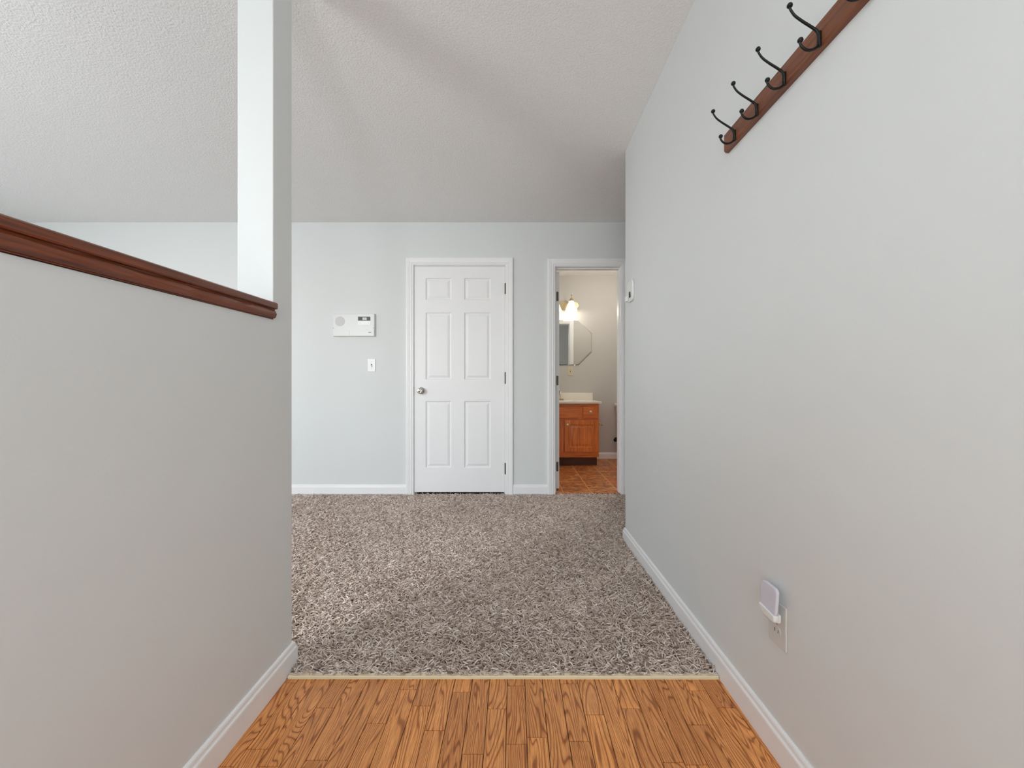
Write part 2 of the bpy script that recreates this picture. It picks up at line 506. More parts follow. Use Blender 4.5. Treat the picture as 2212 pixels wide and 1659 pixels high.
# transition strip (exposed edge of the underlay)
bm = bmesh.new()
N = 60; prev = None
rnd = random.Random(5)
for i in range(N+1):
    x = XL+.018+(XR-.016-XL-.018)*i/N
    y0 = YT-.002+(-.003 if i > N*.5 else 0)*(i/N-.5); h = .009+rnd.random()*.0012
    ring = [bm.verts.new(p) for p in ((x, y0, 0), (x, y0, h*.75), (x, y0+.003, h), (x, y0+.015, h+.001), (x, y0+.015, 0))]
    if prev:
        for k in range(5): bm.faces.new((prev[k], prev[(k+1) % 5], ring[(k+1) % 5], ring[k]))
    else: bm.faces.new(ring)
    prev = ring
bm.faces.new(prev[::-1])
struct(obj('trim_1', bm, m_strip), 'thin beige strip between the oak floor and the carpet')

# half wall with its full-height post
bm = bmesh.new()
prism(bm, [(YF, 0), (YC1, 0), (YC1, 2.54), (YC0, 2.54), (YC0, 1.205), (YL, 1.18), (YL, 2.56), (YF, 2.56)], 0, XLo, XL)
struct(obj('wall_left', bm, m_wall, bevel=.003), 'grey half wall with a full-height post at its end')
struct(obj('wall_right', B(XR, XRo, YF, YR, 0, 2.56), m_wall, bevel=.004), 'long grey wall right of the entry')
struct(obj('wall_hall', B(XRo, XHH, YR-.115, YR-.0, 0, 2.54), m_wall))
bm = bmesh.new()
sa, sb, sc_, sd = FILLWIN[0]-FILLWIN[2]/2, FILLWIN[0]+FILLWIN[2]/2, FILLWIN[1]-FILLWIN[3]/2, FILLWIN[1]+FILLWIN[3]/2
for a, b, c, d in ((YF, sa, 0, 2.56), (sb, YB, 0, 2.56), (sa, sb, 0, sc_), (sa, sb, sd, 2.56)): box(bm, XLL-.12, XLL, a, b, c, d)
struct(obj('wall_far_left', bm, m_wall))
bm = bmesh.new()
for a, b, c, d in ((sa, sa+.03, sc_, sd), (sb-.03, sb, sc_, sd), (sa+.03, sb-.03, sc_, sc_+.03), (sa+.03, sb-.03, sd-.03, sd), ((sa+sb)/2-.02, (sa+sb)/2+.02, sc_+.03, sd-.03)): box(bm, XLL-.09, XLL-.05, a, b, c, d)
struct(obj('window_3', bm, m_trim))  # frame of the added, unseen fill window
struct(obj('wall_far_right', B(XHH, XHH+.12, YR-.115, YB, 0, 2.54), m_wall))

# back wall with two door openings
CDX0, CDX1, CDZ1 = -.906, -.074, 2.074       # closet opening
BDX0, BDX1, BDZ1 = .355, .967, 2.072         # bathroom opening
bm = bmesh.new()
for x0, x1, z0, z1 in ((XLL-.12, CDX0, 0, 2.5), (CDX0, CDX1, CDZ1, 2.5), (CDX1, BDX0, 0, 2.5), (BDX0, BDX1, BDZ1, 2.5), (BDX1, XHH+.12, 0, 2.5)):
    box(bm, x0, x1, YB, YBb, z0, z1)
bmesh.ops.remove_doubles(bm, verts=bm.verts[:], dist=1e-5)
struct(obj('wall_back', bm, m_wall), 'grey back wall with the closet door and the bathroom doorway')

# front wall (behind the camera) with windows and entry door
bm = bmesh.new()
def wall_with_holes(bm, x0, x1, y0, y1, z0, z1, holes):
    xs = sorted({x0, x1, *[h[0] for h in holes], *[h[1] for h in holes]})
    zs = sorted({z0, z1, *[h[2] for h in holes], *[h[3] for h in holes]})
    for i in range(len(xs)-1):
        for j in range(len(zs)-1):
            cx, cz = (xs[i]+xs[i+1])/2, (zs[j]+zs[j+1])/2
            if any(h[0] < cx < h[1] and h[2] < cz < h[3] for h in holes): continue
            box(bm, xs[i], xs[i+1], y0, y1, zs[j], zs[j+1])
def hole(w): return (w[0]-w[2]/2, w[0]+w[2]/2, w[1]-w[3]/2, w[1]+w[3]/2)
wall_with_holes(bm, XLo, XRo, YF-.12, YF, 0, 2.56, [hole(SIDELIGHT), (-.36, .56, 0, 2.06)])
wall_with_holes(bm, XLL-.12, XLo, YL-.12, YL, 0, 2.56, [hole(LIVWIN1)])
struct(obj('wall_front', bm, m_wall))
# entry door slab with a glazed opening
bm = bmesh.new(); wall_with_holes(bm, -.36, .56, YF-.09, YF-.045, 0, 2.06, [hole(DOORLITE)])
struct(obj('door_3', bm, m_door))
for i, wdw in enumerate((LIVWIN1, SIDELIGHT)):
    a, b, c, d = hole(wdw); bm = bmesh.new(); yw = YL if i == 0 else YF
    t = .03
    box(bm, a, a+t, yw-.10, yw-.06, c, d); box(bm, b-t, b, yw-.10, yw-.06, c, d)
    box(bm, a+t, b-t, yw-.10, yw-.06, c, c+t); box(bm, a+t, b-t, yw-.10, yw-.06, d-t, d)
    if i < 1: box(bm, a+t, b-t, yw-.10, yw-.06, (c+d)/2-.015, (c+d)/2+.015)
    struct(obj('window_%d' % (i+1), bm, m_trim))

# ceiling, slightly rising towards the front
bm = bmesh.new()
prism(bm, [(YF-.12, ceil_z(YF-.12)), (YB+.06, ceil_z(YB+.06)), (YB+.06, 2.8), (YF-.12, 2.8)], 0, XLL-.12, XHH+.12)
struct(obj('ceiling', bm, m_ceiling), 'white textured ceiling')
struct(obj('ceiling', B(-.07, 2.12, YB+.06, 5.57, 2.452, 2.6), m_ceiling), 'bathroom ceiling')
# bathroom walls
struct(obj('wall_bath_back', B(-.07, 2.12, 5.45, 5.57, 0, 2.5), m_wall_bath), 'warm grey bathroom wall behind the vanity')
struct(obj('wall_bath_left', B(-.07, .03, YBb, 5.45, 0, 2.46), m_wall_bath))
struct(obj('wall_bath_right', B(2.0, 2.12, YBb, 5.45, 0, 2.46), m_wall_bath))
bm = bmesh.new()
wall_with_holes(bm, .03, 2.0, YBb, YBb+.002, 0, 2.455, [(BDX0, BDX1, 0, BDZ1)])
struct(obj('wall_bath_front', bm, m_wall_bath))

# cap on the half wall: top board over a moulding, rising slightly towards the post
def cap(prof, name, mat, y0=YL, y1=YC0, xo=0):
    bm = bmesh.new(); n = len(prof)
    rows = []
    for k in range(41):
        y = y0+(y1-y0)*k/40
        dz = -.0135*(y1-y)
        wob = .0012*math.sin(k*1.7)+.0008*math.sin(k*3.1+1)
        rows.append([bm.verts.new((x+(wob if lowr else 0), y, z+dz+(wob*.5 if lowr else 0))) for x, z, lowr in prof])
    for a, b in zip(rows, rows[1:]):
        for i in range(n): bm.faces.new((a[i], a[(i+1) % n], b[(i+1) % n], b[i]))
    bm.faces.new(rows[0]); bm.faces.new(rows[-1][::-1])
    return bm
capt = thing('wooden_ledge', (-.84, .3, 1.20), 'dark red-brown stained wooden ledge along the top of the grey half wall', 'ledge')
xi = XL+.014; xo_ = XLo-.014
obj('cap_board', cap([(xo_, 1.2375, 0), (xi-.002, 1.2375, 0), (xi+.001, 1.240, 0), (xi+.001, 1.2545, 0), (xi-.003, 1.258, 0), (xo_, 1.258, 0)], 'cap_board', m_cap), m_cap, capt)
obj('moulding', cap([(XL+.0003, 1.2080, 0), (XL+.004, 1.2078, 0), (XL+.010, 1.2115, 1), (XL+.0118, 1.221, 0), (XL+.0105, 1.229, 1), (XL+.007, 1.2345, 1), (XL+.0065, 1.2374, 0), (XL+.0003, 1.2374, 0)], 'moulding', m_cap), m_cap, capt)
obj('moulding', cap([(XLo-.0003, 1.2080, 0), (XLo-.010, 1.2115, 0), (XLo-.0118, 1.221, 0), (XLo-.007, 1.2345, 0), (XLo-.0003, 1.2374, 0)], 'moulding', m_cap), m_cap, capt)
obj('core_board', cap([(XLo, 1.205, 0), (XL, 1.205, 0), (XL, 1.2374, 0), (XLo, 1.2374, 0)], 'core', m_cap), m_cap, capt)

# baseboards
struct(obj('baseboard_left', sweep_plan(baseprof(0, .089), [(XL, YF), (XL, YC1), (XLo, YC1), (XLo, YL)], -1), m_trim), 'white baseboard along the half wall')
struct(obj('baseboard_right', sweep_plan(baseprof(0, .089), [(XR, YF), (XR, YR), (XRo+.9, YR)], 1), m_trim), 'white baseboard along the right wall')
cw = .066
struct(obj('baseboard_back', sweep_plan(baseprof(CT, .083), [(XLL, YB), (CDX0+.008-cw, YB)], -1), m_trim), 'white baseboard left of the closet door')
struct(obj('baseboard_back', sweep_plan(baseprof(CT, .083), [(CDX1-.008+cw, YB), (BDX0+.015-cw, YB)], -1), m_trim), 'short white baseboard between the two doors')
struct(obj('baseboard_back', sweep_plan(baseprof(CT, .083), [(BDX1+cw, YB), (XHH, YB)], -1), m_trim))
struct(obj('baseboard_bath', sweep_plan(baseprof(CT, .083), [(1.03, 5.45), (2.0, 5.45)], -1), m_trim), 'white baseboard beside the bathroom vanity')

# jambs and casings
bm = bmesh.new()
for x0, x1, z0, z1 in ((CDX0, CDX0+.008, 0, CDZ1), (CDX1-.008, CDX1, 0, CDZ1), (CDX0+.008, CDX1-.008, CDZ1-.008, CDZ1)): box(bm, x0, x1, YB, YBb, z0, z1)
box(bm, CDX0+.008, CDX0+.02, YB+.045, YBb, 0, CDZ1-.008); box(bm, CDX1-.02, CDX1-.008, YB+.045, YBb, 0, CDZ1-.008); box(bm, CDX0+.02, CDX1-.02, YB+.045, YBb, CDZ1-.02, CDZ1-.008)
struct(obj('trim_2', bm, m_trim), 'white jamb of the closet door')
struct(casing('trim_3', CDX0+.003, CDX1-.003, 0, CDZ1-.003, YB), 'white casing round the closet door')
bm = bmesh.new()
t = .015
for x0, x1, z0, z1 in ((BDX0, BDX0+t, 0, BDZ1), (BDX1-t, BDX1, 0, BDZ1), (BDX0+t, BDX1-t, BDZ1-t, BDZ1)): box(bm, x0, x1, YB, YBb+.002, z0, z1)
box(bm, BDX0+t, BDX0+t+.01, YB+.035, YB+.075, 0, BDZ1-t); box(bm, BDX1-t-.006, BDX1-t, YB+.035, YB+.075, 0, BDZ1-t); box(bm, BDX0+t+.01, BDX1-t-.006, YB+.035, YB+.075, BDZ1-t-.010, BDZ1-t)
struct(obj('trim_4', bm, m_trim, bevel=.001), 'white jamb of the bathroom doorway')
struct(casing('trim_5', BDX0+.010, BDX1-.010, 0, BDZ1-.010, YB), 'white casing round the bathroom doorway')
struct(casing('trim_6', BDX0+.010, BDX1-.010, 0, BDZ1-.010, YBb+.002, out=1))

# closet wall behind the closet door keeps it dark
struct(obj('wall_closet', B(CDX0-.1, CDX1+.0, 4.4, 4.45, 0, 2.45), m_wall))
struct(obj('ceiling', B(CDX0-.1, -.07, YB+.06, 4.45, 2.456, 2.5), m_ceiling))
struct(obj('wall_closet', B(CDX0-.15, CDX0-.1, YBb, 4.45, 0, 2.45), m_wall))
# unseen fill lamp added on the entry ceiling, above and behind the camera
cl = thing('fill_lamp', (-.03, -.62, ceil_z(-.62)-.11), 'unseen round white dome lamp added on the entry ceiling as fill light', 'fill lamp')
cy, cz_ = -.62, ceil_z(-.62)
obj('fill_lamp_base', lathe(bmesh.new(), [(0, 0), (.15, 0), (.15, -.02), (.135, -.028), (0, -.028)], (-.03, cy, cz_+.001), n=32), m_nickel, cl)
obj('lamp_shade', lathe(bmesh.new(), [(.130, -.028), (.128, -.055), (.105, -.085), (.06, -.104), (0, -.110)], (-.03, cy, cz_), n=32), m_shade, cl, smooth=True)
l = bpy.data.lights.new('entry_fill_bulb', 'POINT'); l.energy = 14; l.color = (.84, .945, 1.0); l.shadow_soft_size = .13
lo = bpy.data.objects.new('entry_fill_bulb', l); COL.objects.link(lo); lo.location = (-.03, cy, cz_-.26)
# ---- closet door (six panels)
DX0, DX1 = CDX0+.010, CDX1-.010
DZ0, DZ1 = .034, CDZ1-.011
def pz(y): return CZ-(y-VY)*YB/F
def pxx(x): return (x-VX)*YB/F
six = []
for xa, xb in ((919, 975.5), (1002.5, 1060.5)):
    for ya, yb in ((648, 600), (820, 674.5), (1011, 866)):
        six.append((pxx(xa), pxx(xb), pz(ya), pz(yb)))
DPROF = [(0, 0), (.003, .0015), (.009, .0085), (.016, .0095), (.034, .0025), (.037, .0018)]
bm = panel_slab(bmesh.new(), DX0, DX1, DZ0, DZ1, YB+.003, .036, six, DPROF)
closet = struct(obj('door_1', bm, m_door), 'closed white six-panel closet door with a metal knob')
kx, kz = px(908, 844, YB-.03)
bm = lathe(bmesh.new(), [(.0, -.004), (.032, -.004), (.032, .002), (.028, .006), (.013, .009), (.011, .030), (.016, .034), (.025, .042), (.0275, .052), (.025, .062), (.017, .068), (.015, .066), (.011, .066), (.009, .069), (0, .069)], (kx, YB+.003, kz), (0, -1, 0), 32)
obj('door_knob', bm, m_nickel, closet, smooth=True)['label'] = 'round metal knob'
for ya, yb in ((612, 635), (804, 829), (1000, 1024)):
    z0, z1 = pz(yb), pz(ya)
    bm = tube(bmesh.new(), [(DX1+.004, YB-.004, z0), (DX1+.004, YB-.004, z1)], .0075, 10)
    box(bm, DX1-.001, DX1+.010, YB-.004, YB+.004, z0, z1)
    obj('hinge', bm, m_hinge_dark, closet)['label'] = 'metal hinge'
z0, z1 = pz(853), pz(836)
obj('strike_plate', B(DX0-.006, DX0+.001, YB-.0005, YB+.02, z0, z1), m_hinge, closet)

# ---- bathroom door, swung open into the bathroom, seen along its edge
def turned(x, y, z): return (BDX0+t+.012+(y), YBb+.006+x, z)
pw = .575
bp = []
for a, b in ((.10, .26), (.33, .49)):
    for c, d in ((.14, .76), (1.0, 1.62), (1.72, 1.93)): bp.append((a, b, c, d))
bm = panel_slab(bmesh.new(), 0, pw, .035, 2.045, 0, .035, bp, DPROF, to=turned)
bdoor = struct(obj('door_2', bm, m_door), 'white bathroom door standing open, seen along its hinged edge')
for yy in (640, 822, 1008):
    z = CZ-(yy-VY)*(YBb)/F
    bm = tube(bmesh.new(), [(BDX0+t+.009, YBb-.002, z-.045), (BDX0+t+.009, YBb-.002, z+.045)], .006, 10)
    box(bm, BDX0+t+.012, BDX0+t+.040, YBb+.003, YBb+.0062, z-.043, z+.043)
    obj('hinge', bm, m_hinge_dark, bdoor)['label'] = 'metal hinge'
bm = lathe(bmesh.new(), [(0, -.001), (.032, -.001), (.030, .006), (.012, .009), (.011, .03), (.025, .042), (.027, .052), (.02, .064), (0, .068)], (BDX0+t+.047, YBb+pw-.05, .93), (1, 0, 0), 24)
obj('door_knob', bm, m_nickel, bdoor, smooth=True)

# ------------------------------------------------------------------ carpet
def build_carpet():
    rs = np.random.RandomState(11)
    def lf(x, y, seeds, sc):     # smooth low-frequency field
        v = np.zeros_like(x)
        for a, b, c, w in seeds: v += w*np.sin(x*a*sc+y*b*sc+c)
        return v/sum(w for *_, w in seeds)
    # scatter: spacing about 5 mm near, a little coarser far away
    pts = []
    def scatter(x0, x1, y0, y1, dens):
        n = int((x1-x0)*(y1-y0)*dens); nx = int(math.sqrt(n*(x1-x0)/(y1-y0))); ny = int(n/max(nx, 1))
        gx, gy = np.meshgrid((np.arange(nx)+.5)/nx, (np.arange(ny)+.5)/ny)
        gx = (gx+(rs.rand(*gx.shape)-.5)*1.1/nx).ravel(); gy = (gy+(rs.rand(*gy.shape)-.5)*1.1/ny).ravel()
        pts.append(np.stack([x0+(x1-x0)*gx, y0+(y1-y0)*gy], 1))
    scatter(-1.25, .70, YT+.0125, 2.0, 27000)
    scatter(-1.65, .70, 2.0, 2.62, 25000)
    scatter(-2.15, 1.15, 2.62, YB-.012, 24000)
    scatter(.965-.60, .960, YB-.014, YB+.03, 33000)
    scatter(CDX0+.01, CDX1-.01, YB-.012, YB+.012, 33000)
    P = np.concatenate(pts)
    x, y = P[:, 0], P[:, 1]
    keep = ~((x > XLo-.02) & (x < XL+.018) & (y < YC1+.018)) & ~((x < XLo-.02) & (y < 1.40))
    keep &= ~((x > XR-.020) & (y < YR+.018)) & (x < XR+.6)
    keep &= ~((y > YB-.022) & (x < CDX0-.0)) & ~((y > YB-.022) & (x > CDX1) & (x < BDX0+.012)) & ~((y > YB-.022) & (x > BDX1-.012))
    P = P[keep]; x, y = P[:, 0], P[:, 1]; n = len(P)
    k = 5                                     # rings per tuft
    f1 = lf(x, y, [(3.1, 2.3, .4, 1), (-2.2, 4.1, 2.0, .8), (6.3, -3.1, 1.0, .6), (9.1, 7.3, 4.0, .4)], 1.6)
    f2 = lf(x, y, [(13.1, 8.3, .4, 1), (-12.2, 17.1, 2.0, .8), (26.3, -23.1, 1.0, .6), (31, 37.3, 4.0, .4)], 1.4)
    ang = rs.rand(n)*2*PI+f1*1.2
    lean = .50+rs.rand(n)*.55+.10*f2          # 0 = upright, 1 = lying
    L = .024+rs.rand(n)*.014
    rad = .00175+rs.rand(n)*.0008
    curl = (rs.rand(n)-.5)*3.2
    bend = rs.rand(n)*.9
    pos = np.zeros((n, k, 3)); pos[:, 0, 0] = x; pos[:, 0, 1] = y; pos[:, 0, 2] = .0015
    dirs = np.zeros((n, k, 3))
    for i in range(k):
        s = i/(k-1)
        el = np.pi/2*(1-lean)*(1-s*bend)+.15-s*s*.5
        az = ang+curl*s
        dirs[:, i] = np.stack([np.cos(el)*np.cos(az), np.cos(el)*np.sin(az), np.sin(el)], 1)
        if i: pos[:, i] = pos[:, i-1]+dirs[:, i-1]*(L/(k-1))[:, None]
    pos[:, :, 2] = np.maximum(pos[:, :, 2], .002)
    pos[:, :, 1] = np.maximum(pos[:, :, 1], YT+.002)
    pos[:, :, 2] = np.where(pos[:, :, 1] < YT+.015, np.maximum(pos[:, :, 2], .0125), pos[:, :, 2])
    # keep strands out of the walls
    pos[:, :, 1] = np.where((pos[:, :, 1] > YB-.016) & ((pos[:, :, 0] < CDX0) | (pos[:, :, 0] > CDX1)) & ((pos[:, :, 0] < BDX0+.02) | (pos[:, :, 0] > BDX1-.02)), YB-.016, pos[:, :, 1])
    nearR = pos[:, :, 1] < YR+.014
    pos[:, :, 0] = np.where(nearR, np.minimum(pos[:, :, 0], XR-.0155), pos[:, :, 0])
    nearL = (pos[:, :, 1] < YC1+.0145) & (pos[:, :, 0] > XLo)
    pos[:, :, 0] = np.where(nearL, np.maximum(pos[:, :, 0], XL+.0155), pos[:, :, 0])
    up = np.array([0, 0, 1.0])
    u = np.cross(dirs, up); u /= (np.linalg.norm(u, axis=2, keepdims=True)+1e-9)
    w = np.cross(u, dirs)
    taper = np.array([.9, 1.05, 1.1, 1.0, .65])[None, :, None]
    R = rad[:, None, None]*taper
    V = np.zeros((n, k, 3, 3))
    for j in range(3):
        a = 2*PI*j/3+PI/2
        V[:, :, j] = pos+(u*math.cos(a)+w*math.sin(a))*R
    V = V.reshape(-1, 3)
    fi = []
    for i in range(k-1):
        for j in range(3):
            j2 = (j+1) % 3
            fi.append((i*3+j, i*3+j2, (i+1)*3+j2, (i+1)*3+j))
    fi = np.array(fi)
    Fq = (fi[None]+(np.arange(n)*k*3)[:, None, None]).reshape(-1, 4)
    # base plane under the pile (one polygon per visible rectangle)
    base = [(-4.6, XLo, YT, YB), (XLo, XL, YC1, YB), (XL, XR, YT+.012, YB), (XR, XHH, YR, YB), (BDX0+.015, BDX1-.015, YB, YB+.03), (CDX0+.008, CDX1-.008, YB, YB+.04)]
    bv, bf = [], []
    for x0, x1, y0, y1 in base:
        q = len(bv)
        bv += [(x0, y0, .0045), (x1, y0, .0045), (x1, y1, .0045), (x0, y1, .0045)]; bf.append((q, q+1, q+2, q+3))
    bv = np.array(bv); bf = np.array(bf)+len(V)
    V = np.concatenate([V, bv]); Fall = np.concatenate([Fq, bf])
    me = bpy.data.meshes.new('carpet')
    me.vertices.add(len(V)); me.vertices.foreach_set('co', V.astype(np.float32).ravel())
    me.loops.add(len(Fall)*4); me.loops.foreach_set('vertex_index', Fall.astype(np.int32).ravel())
    me.polygons.add(len(Fall)); me.polygons.foreach_set('loop_start', np.arange(len(Fall), dtype=np.int32)*4)
    mi = np.zeros(len(Fall), np.int32); mi[len(Fq):] = 1
    me.materials.append(m_yarn); me.materials.append(m_backing)
    me.polygons.foreach_set('material_index', mi)
    sm = np.ones(len(Fall), bool); me.polygons.foreach_set('use_smooth', sm)
    me.update(calc_edges=True)
    tone = np.clip(.55+rs.randn(n)*.27+.07*f1+.05*f2, 0, 1)
    tv = np.repeat(tone, k*3); ring = np.tile(np.repeat(np.arange(k), 3), n)
    tv = np.clip(np.concatenate([tv, np.full(len(bv), .3)]), 0, 1)
    at = me.attributes.new('tone', 'FLOAT', 'POINT'); at.data.foreach_set('value', tv.astype(np.float32))
    o = bpy.data.objects.new('carpet', me); COL.objects.link(o)
    return tag(o, 'taupe shag carpet covering the floor beyond the oak strips', 'carpet', kind='stuff')
build_carpet()
# living room carpet front part is plain backing level with the pile
# ------------------------------------------------------------------ coat rack on the right wall
rz0, rz1 = 1.754, 1.816
rack = thing('coat_rack', (XR, 1.04, rz0), 'long brown wooden coat rack with dark iron double hooks high on the right wall', 'coat rack')
bm = bmesh.new()
sec = [(XR, rz0), (XR-.011, rz0), (XR-.016, rz0+.006), (XR-.016, rz1-.005), (XR-.012, rz1), (XR, rz1)]
rows = []
for y, ins in ((.735, .006), (.741, 0), (1.346, 0), (1.352, .006)):
    rows.append([bm.verts.new((x+(ins if x < XR-.001 else 0), y, z+(ins if z < (rz0+rz1)/2 else -ins)*(.5))) for x, z in sec])
for a, b in zip(rows, rows[1:]):
    for i in range(6): bm.faces.new((a[i], a[(i+1) % 6], b[(i+1) % 6], b[i]))
bm.faces.new(rows[0]); bm.faces.new(rows[-1][::-1])
obj('rail', bm, m_rack, rack)['label'] = 'brown wooden board with bevelled edges'
def hook_at(D):
    s = 885/.923; xb = XR-.016
    def P(a, b): return (xb-.0035-(1766-a)/s, D, CZ+(VY-b)/s*1.0)
    bm = bmesh.new()
    up_ = catmull([P(1766, 92), P(1766, 78), P(1762, 67), P(1750, 58), P(1731, 46), P(1715, 34), P(1706, 22), P(1703, 14)], 5)
    tube(bm, up_, [.0034-.0010*i/(len(up_)-1) for i in range(len(up_))], 10)
    lo_ = catmull([P(1766, 82), P(1766.5, 92), P(1762, 102), P(1752, 107.5), P(1740, 108), P(1730, 101), P(1725.5, 92), P(1725, 88)], 5)
    tube(bm, lo_, [.0034-.0008*i/(len(lo_)-1) for i in range(len(lo_))], 10)
    pl = rrect(D-.0045, D+.0045, P(0, 102)[2], P(0, 67)[2], .004, 4)
    prism(bm, pl, 0, xb-.0045, xb)
    lathe(bm, [(0, 0), (.0035, .0005), (.0058, .003), (.0062, .006), (.0045, .0095), (0, .011)], Vector(P(1703, 17)), (.15, 0, 1), 14)
    lathe(bm, [(0, 0), (.0035, .0005), (.0058, .003), (.0062, .006), (.0045, .0095), (0, .011)], Vector(P(1725.3, 92)), (.25, 0, 1), 14)
    return bm
h0 = obj('hook', hook_at(1.279), m_iron, rack, smooth=True); h0['label'] = 'dark iron double hook'
for D in (1.161, 1.043, .923, .803):
    h = h0.copy(); COL.objects.link(h); h.parent = rack
    h.location = h0.location+Vector((0, D-1.279, 0))

# ------------------------------------------------------------------ outlet and night light on the right wall
oy, oz = 1.091, .357
ol = thing('wall_outlet', (XR, oy, oz-.0575), 'off-white duplex outlet low on the right wall, night light plugged into it', 'outlet')
bm = prism(bmesh.new(), rrect(oy-.035, oy+.035, oz-.0575, oz+.0575, .003, 3), 0, XR-.0055, XR)
obj('cover_plate', bm, m_almond, ol, bevel=.0022)
for dz in (-.0195, .0195):
    pts = [(oy+.017*math.cos(a)*1.0, oz+dz+.0145*math.sin(a)) for a in [2*PI*i/20 for i in range(20)]]
    r = obj('socket', prism(bmesh.new(), pts, 0, XR-.0072, XR-.005), m_almond, ol)
    if dz < 0:
        obj('slot', B(XR-.0076, XR-.007, oy-.0075, oy-.0060, oz+dz-.003, oz+dz+.005), m_dark, r)
        obj('slot', B(XR-.0076, XR-.007, oy+.0055, oy+.0075, oz+dz-.004, oz+dz+.006), m_dark, r)
obj('screw', lathe(bmesh.new(), [(0, 0), (.003, 0), (.0025, .001), (0, .0012)], (XR-.0055, oy, oz), (-1, 0, 0), 10), m_hinge, ol)
nl = thing('night_light', (XR-.02, oy, oz), 'small white night light with a milky panel, plugged into the low wall outlet', 'night light')
def leanpanel(x_in, x_out, y0, y1, z0, z1, r, lean):
    """rounded panel standing parallel to the wall, leaning away from it at the bottom"""
    bm = bmesh.new(); pts = rrect(y0, y1, z0, z1, r, 6)
    A = [bm.verts.new((x_in+lean*(z1-z)/(z1-z0)*-1, y, z)) for y, z in pts]
    C = [bm.verts.new((x_out-lean*(z1-z)/(z1-z0), y, z)) for y, z in pts]
    bm.faces.new(A); bm.faces.new(C[::-1]); n = len(pts)
    for i in range(n): bm.faces.new((A[i], A[(i+1) % n], C[(i+1) % n], C[i]))
    return bm
obj('diffuser', leanpanel(XR-.018, XR-.027, oy-.0335, oy+.0335, .388, .462, .014, .006), m_diffuser, nl, bevel=.003)['label'] = 'milky lavender-white panel'
bm = prism(bmesh.new(), [(oy-.028, .374), (oy+.014, .374), (oy+.0335, .389), (oy+.0335, .399), (oy-.0335, .394), (oy-.0335, .379)], 0, XR-.0355, XR-.020)
obj('base', bm, m_whiteplastic, nl, bevel=.004)
obj('plug', lathe(bmesh.new(), [(0, 0), (.012, 0), (.012, .018), (0, .018)], (XR-.0205, oy-.010, .380), (1, 0, 0), 18) if False else B(XR-.021, XR-.0074, oy-.022, oy+.010, .368, .390), m_whiteplastic, nl, bevel=.003)

# ------------------------------------------------------------------ thermostat-like device on the right wall, far end
ty0, ty1 = 2.405, 2.515
tz0 = CZ-(656-VY)*ty1/F; tz1 = CZ-(604-VY)*2.44/F
th = thing('thermostat', (XR, (ty0+ty1)/2, tz0), 'small white rounded thermostat with a black lever, on the far end of right wall', 'thermostat')
bm = prism(bmesh.new(), rrect(ty0, ty1, tz0, tz1, .032, 7), 0, XR-.014, XR)
obj('housing', bm, m_whiteplastic, th, bevel=.004)
obj('sensor_box', B(XR-.030, XR-.0135, ty1-.042, ty1-.006, tz0+.006, tz0+.040), m_whiteplastic, th, bevel=.004)
obj('lever', prism(bmesh.new(), [(ty0+.030, tz0+.028), (ty0+.040, tz0+.022), (ty0+.046, tz0+.050), (ty0+.036, tz0+.056)], 0, XR-.021, XR-.0139), m_black, th)['label'] = 'small black lever'

# ------------------------------------------------------------------ alarm control panel and light switch on the back wall
yf = YB-.026
def q(x, y, D=yf): return px(x, y, D)
x0, z0 = q(719.5, 726); x1, z1 = q(808.5, 678)
al = thing('alarm_panel', ((x0+x1)/2, YB, z0), 'wide white wall-mounted alarm control panel with a small black display, above light switch', 'alarm panel')
bm = bmesh.new()
e = .007
A = [bm.verts.new(p) for p in ((x0-.002, YB, z0-.003), (x1+e, YB, z0-.003), (x1+e, YB, z1+.003), (x0-.002, YB, z1+.003))]
Cc = [bm.verts.new(p) for p in ((x0, yf, z0), (x1, yf, z0), (x1, yf, z1), (x0, yf, z1))]
bm.faces.new(A); bm.faces.new(Cc[::-1])
for i in range(4): bm.faces.new((A[i], A[(i+1) % 4], Cc[(i+1) % 4], Cc[i]))
obj('housing', bm, m_panelplastic, al, bevel=.003)
# speaker grille: raised disc of small holes
cx, cz = q(734.3, 694)
bm = lathe(bmesh.new(), [(0, 0), (.044, 0), (.043, .0008), (0, .0008)], (cx, yf, cz), (0, -1, 0), 32)
g = obj('speaker_grille', bm, m_grille, al); g['label'] = 'round speaker grille'
bm = bmesh.new()
for i in range(-4, 5):
    for j in range(-4, 5):
        if math.hypot(i, j) < 4.4: prism(bm, [(cx+i*.009+.0012*math.cos(a), cz+j*.009+.0012*math.sin(a)) for a in [PI/3*k for k in range(6)]], 1, yf-.0010, yf-.0007)
obj('grille_holes', bm, m_mark, g)
a, b = q(773.5, 692.6); c, d = q(800, 684)
disp = obj('display', B(a, c, yf-.0012, yf+.001, b, d), m_black, al); disp['label'] = 'black display window'
a, b = q(783, 691.2); c, d = q(792.3, 685.8)
obj('screen', B(a, c, yf-.0016, yf-.001, b, d), m_lcd, disp)
a, b = q(774, 702.3); c, d = q(800.8, 693.6)
kp = obj('button_strip', B(a, c, yf-.0022, yf+.001, b, d), m_trim, al, bevel=.0008); kp['label'] = 'bright white button strip'
for xx in (778, 795.5):
    a, b = q(xx-.4, 699.5); c, d = q(xx+.6, 696.2); obj('button', B(a, c, yf-.0035, yf-.002, b, d), m_grille, kp)
a, b = q(757, 725.2); c, d = q(807.6, 713.8)
fl = obj('flap', B(a, c, yf-.002, yf+.001, b, d), m_panelplastic, al, bevel=.0008); fl['label'] = 'hinged lower flap'
a, b = q(796, 718.9); c, d = q(802.2, 717.2)
bm = bmesh.new()
for i in range(4):
    w_ = (c-a)/4; box(bm, a+i*w_+.0004, a+(i+1)*w_-.0010, yf-.0024, yf-.0019, b, d)
